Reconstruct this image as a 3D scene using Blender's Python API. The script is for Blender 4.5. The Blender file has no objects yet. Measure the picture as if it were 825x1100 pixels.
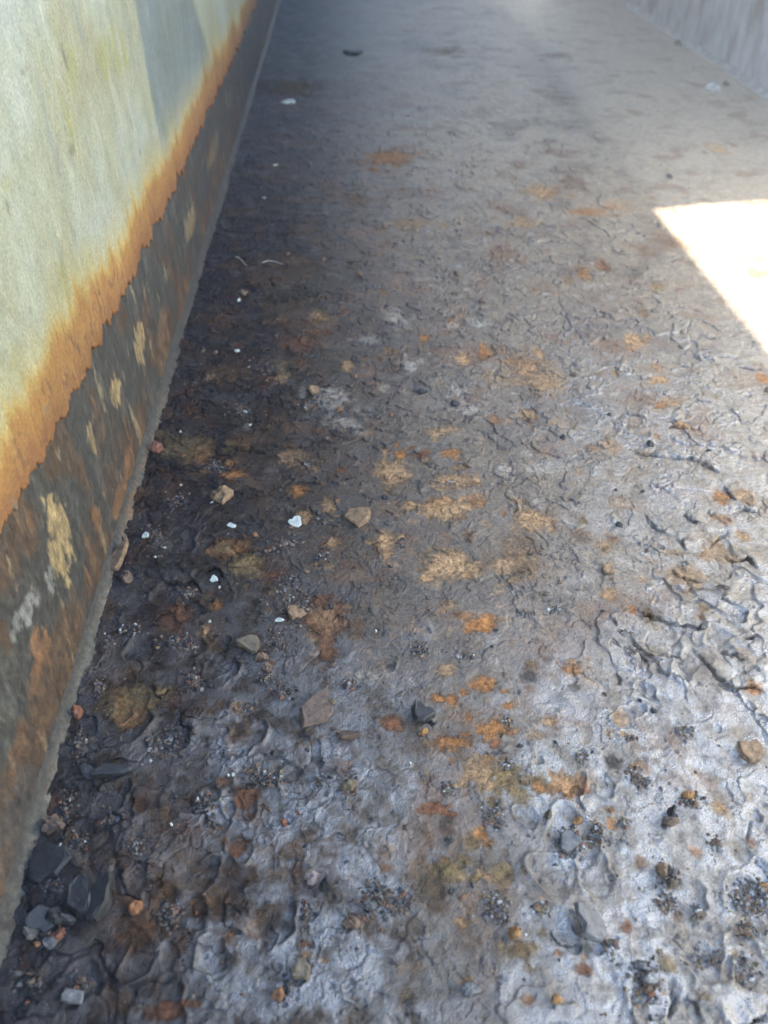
import bpy, bmesh, math, random
import numpy as np
from mathutils import Vector, Matrix, Euler

rng = np.random.default_rng(7)
random.seed(7)
S = bpy.context.scene
COL = S.collection

# ------------------------------------------------------------------ camera numbers
CAM_H = 0.60
F = 846.5                                   # focal length in photo pixels (825 x 1100)
_a = np.array([360 - 412.5, 550 + 200, F]); _a /= np.linalg.norm(_a)
YAW = math.asin(-_a[0]); PITCH = math.asin(_a[1] / math.cos(YAW))
_r = np.array([math.cos(YAW), -math.sin(YAW), 0])
_f = np.array([math.sin(YAW) * math.cos(PITCH), math.cos(YAW) * math.cos(PITCH), -math.sin(PITCH)])
_u = np.cross(_r, _f)
LX, RX = -0.265, 1.20                       # inner faces of the two walls
WALL_H = 0.90
ROOF_H = 1.6                                # deck over the far half


def at(x, y):
    """floor point seen at a photo pixel"""
    d = _r * (x - 412.5) / F + _u * (550 - y) / F + _f
    t = -CAM_H / d[2]
    return float(d[0] * t), float(d[1] * t)


def onwall(x, y):
    """point (Y, Z) of the left wall seen at a photo pixel"""
    d = _r * (x - 412.5) / F + _u * (550 - y) / F + _f
    t = LX / d[0]
    return float(d[1] * t), float(CAM_H + d[2] * t)


def pix(x, y):
    """metres across and along the floor covered by one photo pixel"""
    a = at(x - .5, y); b = at(x + .5, y); c = at(x, y - .5); d = at(x, y + .5)
    return math.hypot(a[0] - b[0], a[1] - b[1]), math.hypot(c[0] - d[0], c[1] - d[1])


# ------------------------------------------------------------------ noise
def perlin(x, y, seed=0):
    x = np.asarray(x, np.float32); y = np.asarray(y, np.float32)
    xi = np.floor(x).astype(np.int32); yi = np.floor(y).astype(np.int32)
    xf = x - xi; yf = y - yi
    perm = np.random.default_rng(seed + 1000).permutation(256).astype(np.int32)
    ang = np.random.default_rng(seed + 2000).random(256).astype(np.float32) * 2 * np.pi
    gx = np.cos(ang).astype(np.float32); gy = np.sin(ang).astype(np.float32)
    u = xf * xf * xf * (xf * (xf * 6 - 15) + 10)
    v = yf * yf * yf * (yf * (yf * 6 - 15) + 10)

    def g(ix, iy, dx, dy):
        h = perm[(perm[ix & 255] + iy) & 255]
        return gx[h] * dx + gy[h] * dy
    a = g(xi, yi, xf, yf); b = g(xi + 1, yi, xf - 1, yf)
    c = g(xi, yi + 1, xf, yf - 1); d = g(xi + 1, yi + 1, xf - 1, yf - 1)
    p = a + u * (b - a); q = c + u * (d - c)
    return (p + v * (q - p)) * 1.5


def fbm(x, y, scale, octv=4, seed=0, gain=.5, lac=2.03):
    s = 0; amp = 1; tot = 0
    x = x / scale; y = y / scale
    for o in range(octv):
        s = s + amp * perlin(x + 17.3 * o, y - 9.1 * o, seed + o * 7)
        tot += amp; amp *= gain; x = x * lac; y = y * lac
    return s / tot


def ss(x, a, b):
    t = np.clip((x - a) / (b - a), 0, 1)
    return t * t * (3 - 2 * t)


def mix(a, b, m):
    return a * (1 - m[..., None]) + np.asarray(b, np.float32) * m[..., None]


# ------------------------------------------------------------------ object helpers
def link(o, parent=None):
    COL.objects.link(o)
    if parent is not None:
        o.parent = parent
    return o


def tag(o, label=None, cat=None, group=None, kind=None):
    for k, v in (('label', label), ('category', cat), ('group', group), ('kind', kind)):
        if v:
            o[k] = v
    return o


def grid_mesh(name, P, smooth=True, rgba=None, closed=False):
    ny, nx = P.shape[:2]
    me = bpy.data.meshes.new(name)
    me.vertices.add(nx * ny)
    me.vertices.foreach_set('co', P.reshape(-1).astype(np.float32))
    i = np.arange(ny * nx, dtype=np.int32).reshape(ny, nx)
    q = np.stack([i[:-1, :-1], i[:-1, 1:], i[1:, 1:], i[1:, :-1]], -1).reshape(-1)
    nf = (nx - 1) * (ny - 1)
    me.loops.add(nf * 4); me.loops.foreach_set('vertex_index', q)
    me.polygons.add(nf)
    me.polygons.foreach_set('loop_start', np.arange(nf, dtype=np.int32) * 4)
    me.polygons.foreach_set('use_smooth', np.full(nf, smooth, dtype=bool))
    me.update(calc_edges=True)
    if rgba is not None:
        at_ = me.attributes.new('alb', 'FLOAT_COLOR', 'POINT')
        at_.data.foreach_set('color', rgba.reshape(-1).astype(np.float32))
    return me


# ------------------------------------------------------------------ materials
def material(name):
    m = bpy.data.materials.new(name); m.use_nodes = True
    nt = m.node_tree
    return m, nt, nt.nodes['Principled BSDF']


def node(nt, kind, **kw):
    n = nt.nodes.new(kind)
    for k, v in kw.items():
        if k in n.inputs.keys():
            n.inputs[k].default_value = v
        else:
            setattr(n, k, v)
    return n


def noise_node(nt, scale, detail=4, rough=.6, vec=None):
    n = node(nt, 'ShaderNodeTexNoise')
    n.inputs['Scale'].default_value = scale
    n.inputs['Detail'].default_value = detail
    n.inputs['Roughness'].default_value = rough
    if vec is not None:
        nt.links.new(vec, n.inputs['Vector'])
    return n


def ramp(nt, fac, stops):
    r = node(nt, 'ShaderNodeValToRGB')
    cr = r.color_ramp
    while len(cr.elements) < len(stops):
        cr.elements.new(.5)
    for e, (p, c) in zip(cr.elements, stops):
        e.position = p; e.color = (*c, 1) if len(c) == 3 else c
    nt.links.new(fac, r.inputs['Fac'])
    return r


def math_node(nt, op, a, b=None):
    n = node(nt, 'ShaderNodeMath', operation=op)
    for i, v in enumerate((a, b)):
        if v is None:
            continue
        if isinstance(v, (int, float)):
            n.inputs[i].default_value = v
        else:
            nt.links.new(v, n.inputs[i])
    return n.outputs[0]


def attr_surface(name, fine, finer, bump, bump2, ior, speck=True, vary=(.62, 1.42), stretch=None, gloss=None):
    """albedo and roughness from the vertex attribute, plus fine grain and bump"""
    m, nt, b = material(name)
    L = nt.links
    at_ = node(nt, 'ShaderNodeAttribute', attribute_name='alb')
    tc = node(nt, 'ShaderNodeTexCoord')
    vec = tc.outputs['Object']
    if stretch:
        mp = node(nt, 'ShaderNodeMapping'); mp.inputs['Scale'].default_value = stretch
        L.new(vec, mp.inputs['Vector']); vec = mp.outputs[0]
    n1 = noise_node(nt, fine, 5, .65, vec)
    n2 = noise_node(nt, finer, 3, .6, vec)
    v1 = ramp(nt, n1.outputs['Fac'], [(.28, (vary[0],) * 3), (.72, (vary[1],) * 3)])
    v2 = ramp(nt, n2.outputs['Fac'], [(.3, (.72,) * 3), (.7, (1.28,) * 3)])
    mm = node(nt, 'ShaderNodeMix', data_type='RGBA', blend_type='MULTIPLY'); mm.inputs[0].default_value = 1
    L.new(at_.outputs['Color'], mm.inputs[6]); L.new(v1.outputs[0], mm.inputs[7])
    m2 = node(nt, 'ShaderNodeMix', data_type='RGBA', blend_type='MULTIPLY'); m2.inputs[0].default_value = 1
    L.new(mm.outputs[2], m2.inputs[6]); L.new(v2.outputs[0], m2.inputs[7])
    L.new(m2.outputs[2], b.inputs['Base Color'])
    rr = math_node(nt, 'ADD', at_.outputs['Alpha'], math_node(nt, 'MULTIPLY', math_node(nt, 'SUBTRACT', n1.outputs['Fac'], .5), .5))
    rr = math_node(nt, 'MINIMUM', math_node(nt, 'MAXIMUM', rr, .16), .95)
    L.new(rr, b.inputs['Roughness'])
    b.inputs['IOR'].default_value = ior
    if gloss:                                                # bare smooth scale shines, dusty rough ground does not
        mr = node(nt, 'ShaderNodeMapRange'); L.new(at_.outputs['Alpha'], mr.inputs['Value'])
        for i, v in zip((1, 2, 3, 4), gloss[0]):
            mr.inputs[i].default_value = v
        L.new(mr.outputs[0], b.inputs['Specular IOR Level'])
    b1 = node(nt, 'ShaderNodeBump'); b1.inputs['Strength'].default_value = bump[0]; b1.inputs['Distance'].default_value = bump[1]
    if gloss:
        mb = node(nt, 'ShaderNodeMapRange'); L.new(at_.outputs['Alpha'], mb.inputs['Value'])
        for i, v in zip((1, 2, 3, 4), gloss[1]):
            mb.inputs[i].default_value = v
        L.new(mb.outputs[0], b1.inputs['Strength'])
    L.new(n1.outputs['Fac'], b1.inputs['Height'])
    b2 = node(nt, 'ShaderNodeBump'); b2.inputs['Strength'].default_value = bump2[0]; b2.inputs['Distance'].default_value = bump2[1]
    L.new(n2.outputs['Fac'], b2.inputs['Height']); L.new(b1.outputs[0], b2.inputs['Normal'])
    L.new(b2.outputs[0], b.inputs['Normal'])
    return m


M_FLOOR = attr_surface('corroded_steel', 230, 780, (.9, .0030), (.9, .0013), 2.3, vary=(.45, 1.55), gloss=((.18, .60, .74, .05), (.2, .55, .24, .9)))
M_PLATE = attr_surface('rusty_wall_steel', 150, 600, (.5, .002), (.4, .0007), 1.5, stretch=(1, 1, .45))
M_PAINT = attr_surface('old_paint', 70, 420, (.35, .0015), (.35, .0006), 1.45, vary=(.90, 1.09), stretch=(1, 1, .8))
M_WELD = attr_surface('weld_metal', 220, 800, (.7, .0018), (.5, .0007), 1.35)


def chip_mat(name, c1, c2, rough=.6, ior=1.5, scale=180):
    m, nt, b = material(name)
    L = nt.links
    tc = node(nt, 'ShaderNodeTexCoord'); oi = node(nt, 'ShaderNodeObjectInfo')
    mp = node(nt, 'ShaderNodeVectorMath', operation='ADD')
    L.new(tc.outputs['Object'], mp.inputs[0]); L.new(oi.outputs['Location'], mp.inputs[1])
    n = noise_node(nt, scale, 5, .65, mp.outputs[0])
    r = ramp(nt, n.outputs['Fac'], [(.32, c1), (.66, c2)])
    L.new(r.outputs[0], b.inputs['Base Color'])
    b.inputs['Roughness'].default_value = rough; b.inputs['IOR'].default_value = ior
    n2 = noise_node(nt, scale * 4, 3, .6, mp.outputs[0])
    bp = node(nt, 'ShaderNodeBump'); bp.inputs['Strength'].default_value = .6; bp.inputs['Distance'].default_value = .0012
    L.new(n2.outputs['Fac'], bp.inputs['Height']); L.new(bp.outputs[0], b.inputs['Normal'])
    return m


CM = {
    'white': chip_mat('chip_white_paint', (.34, .37, .32), (.54, .565, .50), .65, 1.45, 160),
    'orange': chip_mat('chip_orange_rust', (.11, .045, .018), (.25, .115, .045), .8),
    'red': chip_mat('chip_red_rust', (.07, .027, .015), (.22, .085, .040), .8),
    'tan': chip_mat('chip_tan_scale', (.06, .035, .018), (.28, .175, .085), .75),
    'brown': chip_mat('chip_brown_scale', (.045, .03, .022), (.16, .10, .06), .65),
    'olive': chip_mat('chip_olive_scale', (.05, .040, .024), (.17, .130, .075), .65),
    'black': chip_mat('chip_black_scale', (.011, .0105, .010), (.032, .030, .027), .5, 1.5),
    'grey': chip_mat('chip_grey_scale', (.055, .052, .047), (.15, .142, .128), .5, 1.6),
    'pink': chip_mat('chip_pink_stone', (.17, .13, .115), (.32, .25, .22), .6),
    'ochre': chip_mat('chip_ochre_rust', (.11, .055, .018), (.38, .205, .065), .75),
    'pale': chip_mat('chip_pale_scale', (.20, .19, .17), (.42, .40, .36), .6),
}

# ------------------------------------------------------------------ THE FLOOR
near_x = np.arange(LX - .02, .47, .00105)
far_x = [near_x[-1]]
while far_x[-1] < RX + .02:
    far_x.append(far_x[-1] + min(.0036, .00105 + (far_x[-1] - .47) * .012))
X = np.concatenate([near_x, far_x[1:]]).astype(np.float32)
ys = [.10]
while ys[-1] < 4.6:
    y = ys[-1]
    ys.append(y + min(.02, max(.00095, (y * y + CAM_H ** 2) / (CAM_H * 846) * .75)))
back = [.10]
while back[-1] > -2.6:
    back.append(back[-1] - min(.03, .001 + (.10 - back[-1]) * .05))
Y = np.array(back[:0:-1] + ys + [4.8, 5.2, 5.7, 6.2], np.float32)
GX, GY = np.meshgrid(X, Y)
NY, NX = GX.shape
H = np.zeros((NY, NX), np.float32)
DX = np.zeros_like(H); DYY = np.zeros_like(H)                # sideways push: lips of scale overhang the gap beneath them

# pixel-free region masks, in metres
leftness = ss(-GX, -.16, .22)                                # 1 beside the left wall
rightness = ss(GX, .02, .30)
nearness = ss(-GY, -.62, -.28)                               # 1 close to the camera
farness = ss(GY, 1.1, 2.2)

wx = GX + .020 * fbm(GX, GY, .06, 3, 11); wy = GY + .020 * fbm(GX, GY, .06, 3, 12)
w2x = GX + .006 * fbm(GX, GY, .018, 2, 13); w2y = GY + .006 * fbm(GX, GY, .018, 2, 14)

big = fbm(GX, GY, .25, 3, 21)
H += .0030 * big
med = fbm(w2x, w2y, .035, 4, 22)
H += .0013 * med * (1 - .6 * farness)
fine = fbm(w2x, w2y, .009, 3, 23)
H += .00060 * fine * (1 - .5 * farness) * (1 - .45 * nearness)


def plates(scale, seed, thr, t, curl, mask, groove=.0012, wid=.10):
    """layers of scale: a ragged contour of warped noise becomes a lip with a gap below it"""
    global H
    n = fbm(wx, wy, scale, 4, seed)
    d = n - thr
    inside = ss(d, -.012, .012)
    amt = mask * ss(fbm(GX, GY, scale * 1.7, 2, seed + 50), -.12, .25)
    H += amt * t * inside * (.25 + .75 * np.exp(-np.maximum(d, 0) / curl))
    H -= amt * groove * np.exp(-((d + .022) / .018) ** 2)
    gy, gx = np.gradient(n, Y, X)
    gl = np.hypot(gx, gy) + 1e-4
    sh = amt * inside * .0021 * np.exp(-np.maximum(d, 0) / gl / .005)
    DX[:] -= sh * gx / gl; DYY[:] -= sh * gy / gl
    return n, amt * inside


band_mid = ss(GX, .05, .25) * ss(GY, .35, .5) * (1 - ss(GY, 2.0, 2.8))
band_left = leftness * (1 - ss(GY, 2.2, 3.0))
p1n, p1 = plates(.085, 31, .06, .0026, .10, np.clip(.15 + .8 * band_left + .65 * band_mid, 0, 1))
p2n, p2 = plates(.050, 33, .10, .0020, .09, np.clip(.10 + .7 * band_left + .7 * band_mid * ss(GY, .5, 1.0), 0, 1))
p3n, p3 = plates(.034, 35, .16, .0016, .10, np.clip(.20 + .5 * leftness + .4 * rightness, 0, 1), .0010)
p4n, p4 = plates(.120, 37, .02, .0024, .08, np.clip(.6 * rightness + .45 * leftness + .3 * nearness, 0, 1), .0020)

band_small = ss(-GX, -.55, -.15) * ss(GY, .35, .8) * (1 - ss(GY, 2.2, 3.2))
p5n, p5 = plates(.026, 38, .04, .0034, .14, np.clip(.06 + .75 * band_small, 0, 1), .0030)
p6n, p6 = plates(.017, 39, .08, .0014, .14, np.clip(.15 + .5 * leftness + .5 * band_small + .3 * nearness, 0, 1), .0010)
# crusty lumps close to the camera
lump = np.abs(fbm(w2x, w2y, .030, 3, 41)); lump2 = fbm(w2x, w2y, .016, 3, 42)
H += nearness * (.0022 * (.35 - lump) + .0010 * lump2) * (.55 + .6 * ss(GX, -.12, .2))


def window(cx, cy, r):
    i0, i1 = np.searchsorted(X, (cx - r, cx + r)); j0, j1 = np.searchsorted(Y, (cy - r, cy + r))
    return slice(j0, j1), slice(i0, i1)


CREV = np.zeros_like(H)                                      # dark colour painted into gaps and pits to deepen their shade


VAR = fbm(GX, GY, .018, 2, 55)


def crack(pts, t=.003, g=.004, w=.0016, lift=.016, gap_dark=.5):
    P = np.array([at(*p) for p in pts])
    c = P.mean(0); r = np.abs(P - c).max() + .05
    sy, sx = window(c[0], c[1], r)
    x = GX[sy, sx] + .0080 * med[sy, sx] + .0025 * fine[sy, sx]; y = GY[sy, sx] + .0110 * med[sy, sx] + .0035 * fine[sy, sx]
    best = np.full(x.shape, 9., np.float32); side = np.zeros_like(best); tt = np.zeros_like(best); ux = np.zeros_like(best); uy = np.zeros_like(best)
    n = len(P) - 1
    for k in range(n):
        a, b = P[k], P[k + 1]; ab = b - a; l2 = ab @ ab
        s = np.clip(((x - a[0]) * ab[0] + (y - a[1]) * ab[1]) / l2, 0, 1)
        dx = x - a[0] - s * ab[0]; dy = y - a[1] - s * ab[1]
        d = np.hypot(dx, dy)
        u = d < best
        cr = ab[0] * dy - ab[1] * dx
        ux = np.where(u, dx / (d + 1e-6), ux); uy = np.where(u, dy / (d + 1e-6), uy)
        best = np.where(u, d, best); side = np.where(u, np.sign(cr), side); tt = np.where(u, (k + s) / n, tt)
    if P[-1][0] < P[0][0]:
        side = -side
    taper = ss(tt, 0, .22) * ss(1 - tt, 0, .22)
    taper = taper * np.clip(.75 + 1.1 * VAR[sy, sx], .12, 1.25)
    up = side > 0
    sd = np.where(up, best, -best)
    H[sy, sx] += taper * np.where(up, t * np.exp(-best / lift) * ss(sd, -.0005, .0012), 0)
    gr = np.exp(-((sd + w * .8) / w) ** 2)
    sh = np.where(up, taper * w * 1.5 * np.exp(-best / .007) * ss(sd, -.0004, .0010), 0)
    DX[sy, sx] -= sh * ux; DYY[sy, sx] -= sh * uy
    H[sy, sx] -= taper * g * gr
    CREV[sy, sx] = np.maximum(CREV[sy, sx], taper * gr * gap_dark)


CR = [
    ([(672, 477), (690, 490), (715, 487), (737, 490), (760, 500), (782, 510)], .0045, .006, .0024),
    ([(690, 553), (700, 565), (718, 572), (735, 580), (740, 590)], .004, .005, .0020),
    ([(700, 515), (718, 525), (730, 540)], .002, .003, .0013),
    ([(735, 550), (750, 563)], .003, .005, .0020), ([(777, 522), (793, 536)], .003, .005, .002),
    ([(760, 548), (765, 552), (766, 546)], .003, .004, .0016),
    ([(784, 549), (800, 545), (813, 551)], .004, .005, .0018), ([(758, 588), (782, 572)], .003, .004, .0016),
    ([(775, 597), (790, 603), (800, 600), (815, 615)], .004, .006, .0024), ([(720, 610), (740, 625), (752, 628)], .003, .005, .0018),
    ([(683, 655), (700, 665), (730, 668), (755, 668), (758, 680)], .004, .006, .0022),
    ([(676, 678), (683, 690), (700, 705), (712, 722), (735, 730)], .004, .005, .0020),
    ([(740, 690), (752, 702), (770, 728), (785, 735), (805, 736), (825, 746)], .004, .006, .0022),
    ([(770, 697), (790, 703), (800, 715)], .004, .006, .0020), ([(660, 722), (668, 737)], .002, .004, .0014),
    ([(795, 688), (810, 684), (820, 690)], .003, .005, .0018), ([(775, 640), (790, 648)], .003, .005, .0020),
    ([(655, 660), (665, 672)], .002, .003, .0014), ([(720, 700), (737, 708)], .003, .004, .0016),
    ([(595, 335), (620, 342), (632, 340), (660, 341)], .003, .005, .0022), ([(632, 333), (648, 337), (662, 341)], .003, .005, .0022),
    ([(620, 363), (628, 369), (640, 372)], .003, .004, .002), ([(614, 388), (620, 393), (628, 394)], .003, .005, .002),
    ([(672, 444), (683, 445), (698, 450)], .003, .004, .0018), ([(745, 383), (770, 388)], .003, .004, .002),
    ([(790, 392), (810, 395), (825, 397)], .003, .005, .002), ([(765, 384), (780, 383), (790, 386)], .003, .004, .002),
    ([(745, 430), (765, 433)], .002, .004, .0018), ([(720, 455), (740, 460)], .002, .004, .0018),
    ([(510, 805), (530, 808), (548, 812)], .002, .003, .0013), ([(487, 516), (500, 520), (515, 520)], .003, .004, .0014),
    ([(705, 1030), (716, 1045), (722, 1070), (713, 1098)], .002, .006, .0014), ([(733, 1070), (745, 1080), (752, 1098)], .003, .007, .0018),
    ([(808, 870), (799, 905), (812, 925), (826, 942)], .002, .005, .0010), ([(770, 1095), (800, 1090), (826, 1094)], .004, .008, .0018),
    ([(590, 1000), (600, 1012), (625, 1012)], .001, .004, .0016), ([(600, 850), (618, 850), (632, 872)], .002, .003, .0012),
    ([(445, 752), (450, 768), (468, 778)], .003, .006, .0018), ([(640, 475), (650, 480), (662, 477)], .002, .003, .0014),
    ([(330, 430), (360, 428), (372, 420)], .003, .004, .0016), ([(360, 480), (390, 470), (400, 475)], .002, .003, .0014),
    ([(270, 510), (300, 505), (330, 495)], .002, .003, .0014), ([(230, 478), (262, 482), (290, 488)], .003, .004, .0016),
    ([(160, 730), (172, 748), (178, 740)], .003, .004, .0014), ([(190, 770), (205, 780), (202, 798)], .003, .005, .0014),
    ([(163, 610), (185, 625), (210, 628), (218, 642)], .003, .005, .0013), ([(220, 612), (232, 610), (243, 622)], .003, .006, .0016),
    ([(118, 935), (135, 958), (160, 965)], .004, .006, .0014), ([(240, 960), (245, 990), (262, 1010)], .003, .003, .0012),
    ([(172, 900), (165, 930), (175, 950)], .003, .004, .0013), ([(200, 870), (225, 868), (240, 885)], .003, .004, .0012),
    ([(660, 250), (690, 247)], .003, .005, .002), ([(570, 262), (590, 258), (612, 262)], .003, .006, .0024),
]
for k in range(70):                                          # short lips of scale across the middle distance
    x = random.choice((random.uniform(560, 770), random.uniform(230, 560), random.uniform(230, 420))); y = random.uniform(215, 460)
    if x > 690 and y < 330 and random.random() < .4:
        continue
    l = random.uniform(8, 20); b = random.uniform(-3, 4)
    CR.append(([(x, y), (x + l * .4, y + b), (x + l, y + b * .5 + random.uniform(-2, 3))], .0022, random.uniform(.003, .005), .0020))
for pts, t, g, w in CR:
    crack(pts, t, g, w)


def blister(px, py, rx, rim=.002, depth=.002, rough=.35):
    """a burst blister: a raised ragged rim round a sunken floor"""
    cx, cy = at(px, py); r = rx * pix(px, py)[0]
    sy, sx = window(cx, cy, r * 2.2)
    x = GX[sy, sx] - cx; y = GY[sy, sx] - cy
    a = np.arctan2(y, x); ph = rng.random(4) * 6.28
    rr = r * (1 + .14 * np.sin(2 * a + ph[0]) + .10 * np.sin(3 * a + ph[1]) + .07 * np.sin(5 * a + ph[2]) + rough * .35 * med[sy, sx])
    q = np.hypot(x, y * .85) / rr
    gate = .45 + .55 * np.sin(a + ph[3])                      # the rim is open on one side
    H[sy, sx] += rim * gate * np.exp(-((q - 1.07) / .12) ** 2) - depth * ss(1 - q, -.02, .16) * (.7 + .3 * gate)
    CREV[sy, sx] = np.maximum(CREV[sy, sx], .25 * ss(1 - q, .0, .15))


BL = [(195, 582, 17), (225, 620, 14), (140, 770, 24), (205, 850, 26), (235, 880, 16), (190, 985, 28), (150, 700, 16), (205, 690, 18),
      (240, 720, 16), (185, 790, 20), (100, 905, 22), (260, 860, 20), (258, 910, 14), (85, 1060, 22), (150, 1030, 18), (180, 1080, 22),
      (205, 655, 14), (265, 790, 20), (175, 640, 14), (120, 860, 18), (215, 940, 20), (300, 990, 20), (320, 840, 18), (230, 1030, 18),
      (612, 905, 30), (712, 690, 20), (735, 715, 16), (778, 690, 18), (805, 693, 16), (760, 640, 14), (745, 668, 14), (790, 660, 12),
      (700, 1065, 26), (760, 1035, 22), (800, 1035, 24), (640, 940, 20), (740, 960, 18), (590, 940, 20), (800, 970, 24)]
for b in BL:
    blister(*b, rim=.0024, depth=.0018, rough=.9)
drift = np.clip(.45 + 1.3 * fbm(GX * .4, GY, .05, 4, 57) + .5 * fine, 0, 1.4) * np.exp(-np.maximum(GX - LX, 0) / .011)
H += .0018 * drift
for k in range(26):
    x = random.uniform(110, 420); y = random.uniform(420, 1080)
    if x > 112 - (y - 600) * .31:
        blister(x, y, random.uniform(5, 15), rim=.0014, depth=.0016)
for k in range(14):
    x = random.uniform(560, 825); y = random.uniform(660, 1095)
    blister(x, y, random.uniform(5, 16), rim=.0018, depth=.0020)
for k in range(150):                                         # small pin pits everywhere
    x = random.uniform(180, 825); y = random.uniform(240, 1095)
    blister(x, y, random.uniform(1.6, 4.5), rim=.0006, depth=.0018)

# ---- the floor's colour
A = np.empty((NY, NX, 3), np.float32)
tone = fbm(wx, wy, .16, 5, 61, .6); tone2 = fbm(w2x, w2y, .045, 5, 62, .62); tone3 = fbm(w2x, w2y, .012, 3, 63)
A[:] = (.118, .094, .068)
A = mix(A, (.027, .0180, .0115), ss(-GX, -.20, .16) * .95)  # darker left side, partly shade put into the colour
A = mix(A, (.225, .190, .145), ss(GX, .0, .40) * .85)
A = mix(A, (.42, .37, .29), farness * ss(GX, -.15, .6) * .8)  # far floor paled, its haze put into the colour
A = mix(A, (.34, .315, .27), ss(GX, .42, .70) * .6)  # paler where the sun falls, brightness put into the colour
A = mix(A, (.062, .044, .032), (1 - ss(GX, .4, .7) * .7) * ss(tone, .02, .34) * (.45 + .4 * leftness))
A = mix(A, (.30, .275, .245), ss(tone2, .08, .42) * (.25 + .45 * rightness) * (1 - .5 * leftness))
A = mix(A, (.055, .048, .042), ss(-tone2, .10, .45) * .45)
A = mix(A, (.16, .088, .040), ss(fbm(wx, wy, .11, 5, 64, .65), .06, .36) * (.70 - .30 * leftness))
A = mix(A, (.105, .050, .022), ss(fbm(w2x, w2y, .05, 5, 65, .65), .10, .38) * .6 * (.5 + .6 * leftness))
A = mix(A, (.30, .19, .085), ss(fbm(w2x, w2y, .032, 5, 66, .7), .20, .44) * .55 * ss(GX, -.22, -.05) * (1 - ss(GX, .25, .5)))
A = mix(A, (.36, .35, .34), ss(fbm(w2x, w2y, .028, 4, 66, .65), .22, .45) * .45 * ss(GX, -.1, .2))
A *= (1 + .35 * tone3)[..., None]
A = mix(A, (.045, .036, .028), np.clip(CREV * .8, 0, 1))  # shade of gaps and pits goes into the colour
ROUGH = .60 + .10 * tone2 - .10 * ss(GX, -.16, .12) - .08 * farness
gl1 = .6 * fbm(wx, wy, .07, 4, 71, .6) + .7 * fbm(w2x, w2y, .020, 4, 72, .7) + .25 * med
WOB = .055 * fbm(GX, GY, .06, 4, 73, .6)
GXw = GX + .085 * tone + .05 * tone2 + .035 * med + 1.3 * WOB
shine = ss(-GY + .04 * tone2, -.58, -.32) * (.8 * ss(GXw, -.17, -.05) * (1 - .62 * ss(GXw, -.02, .07)) + .62 * ss(GXw, .07, .17)) + .30 * leftness * ss(-GY, -.8, -.45)
shine += .75 * ss(GXw, .20, .36) * (1 - ss(GY, .8, 1.3))
bare = np.clip(shine, 0, 1) * ss(gl1, -.36, .26)
ROUGH -= .37 * bare
A = mix(A, (.030, .030, .031), bare * (.82 - .48 * ss(GXw, .08, .2)))        # clean mill scale is darker than the dusty rust
# a slightly darker, matt strip running towards the camera, and crusted, shinier ground on either side
matt_band = np.exp(-((GX + WOB - .062 - .05 * tone - .04 * med) / .032) ** 2) * ss(-GY, -.42, -.26)
ROUGH += .08 * matt_band
A = mix(A, (.085, .076, .056), matt_band * .15)
crust = nearness * ss(GX + .03 * med, .07, .16)
A = mix(A, (.20, .205, .21), crust * ss(tone2, -.25, .2) * .6)

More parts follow.
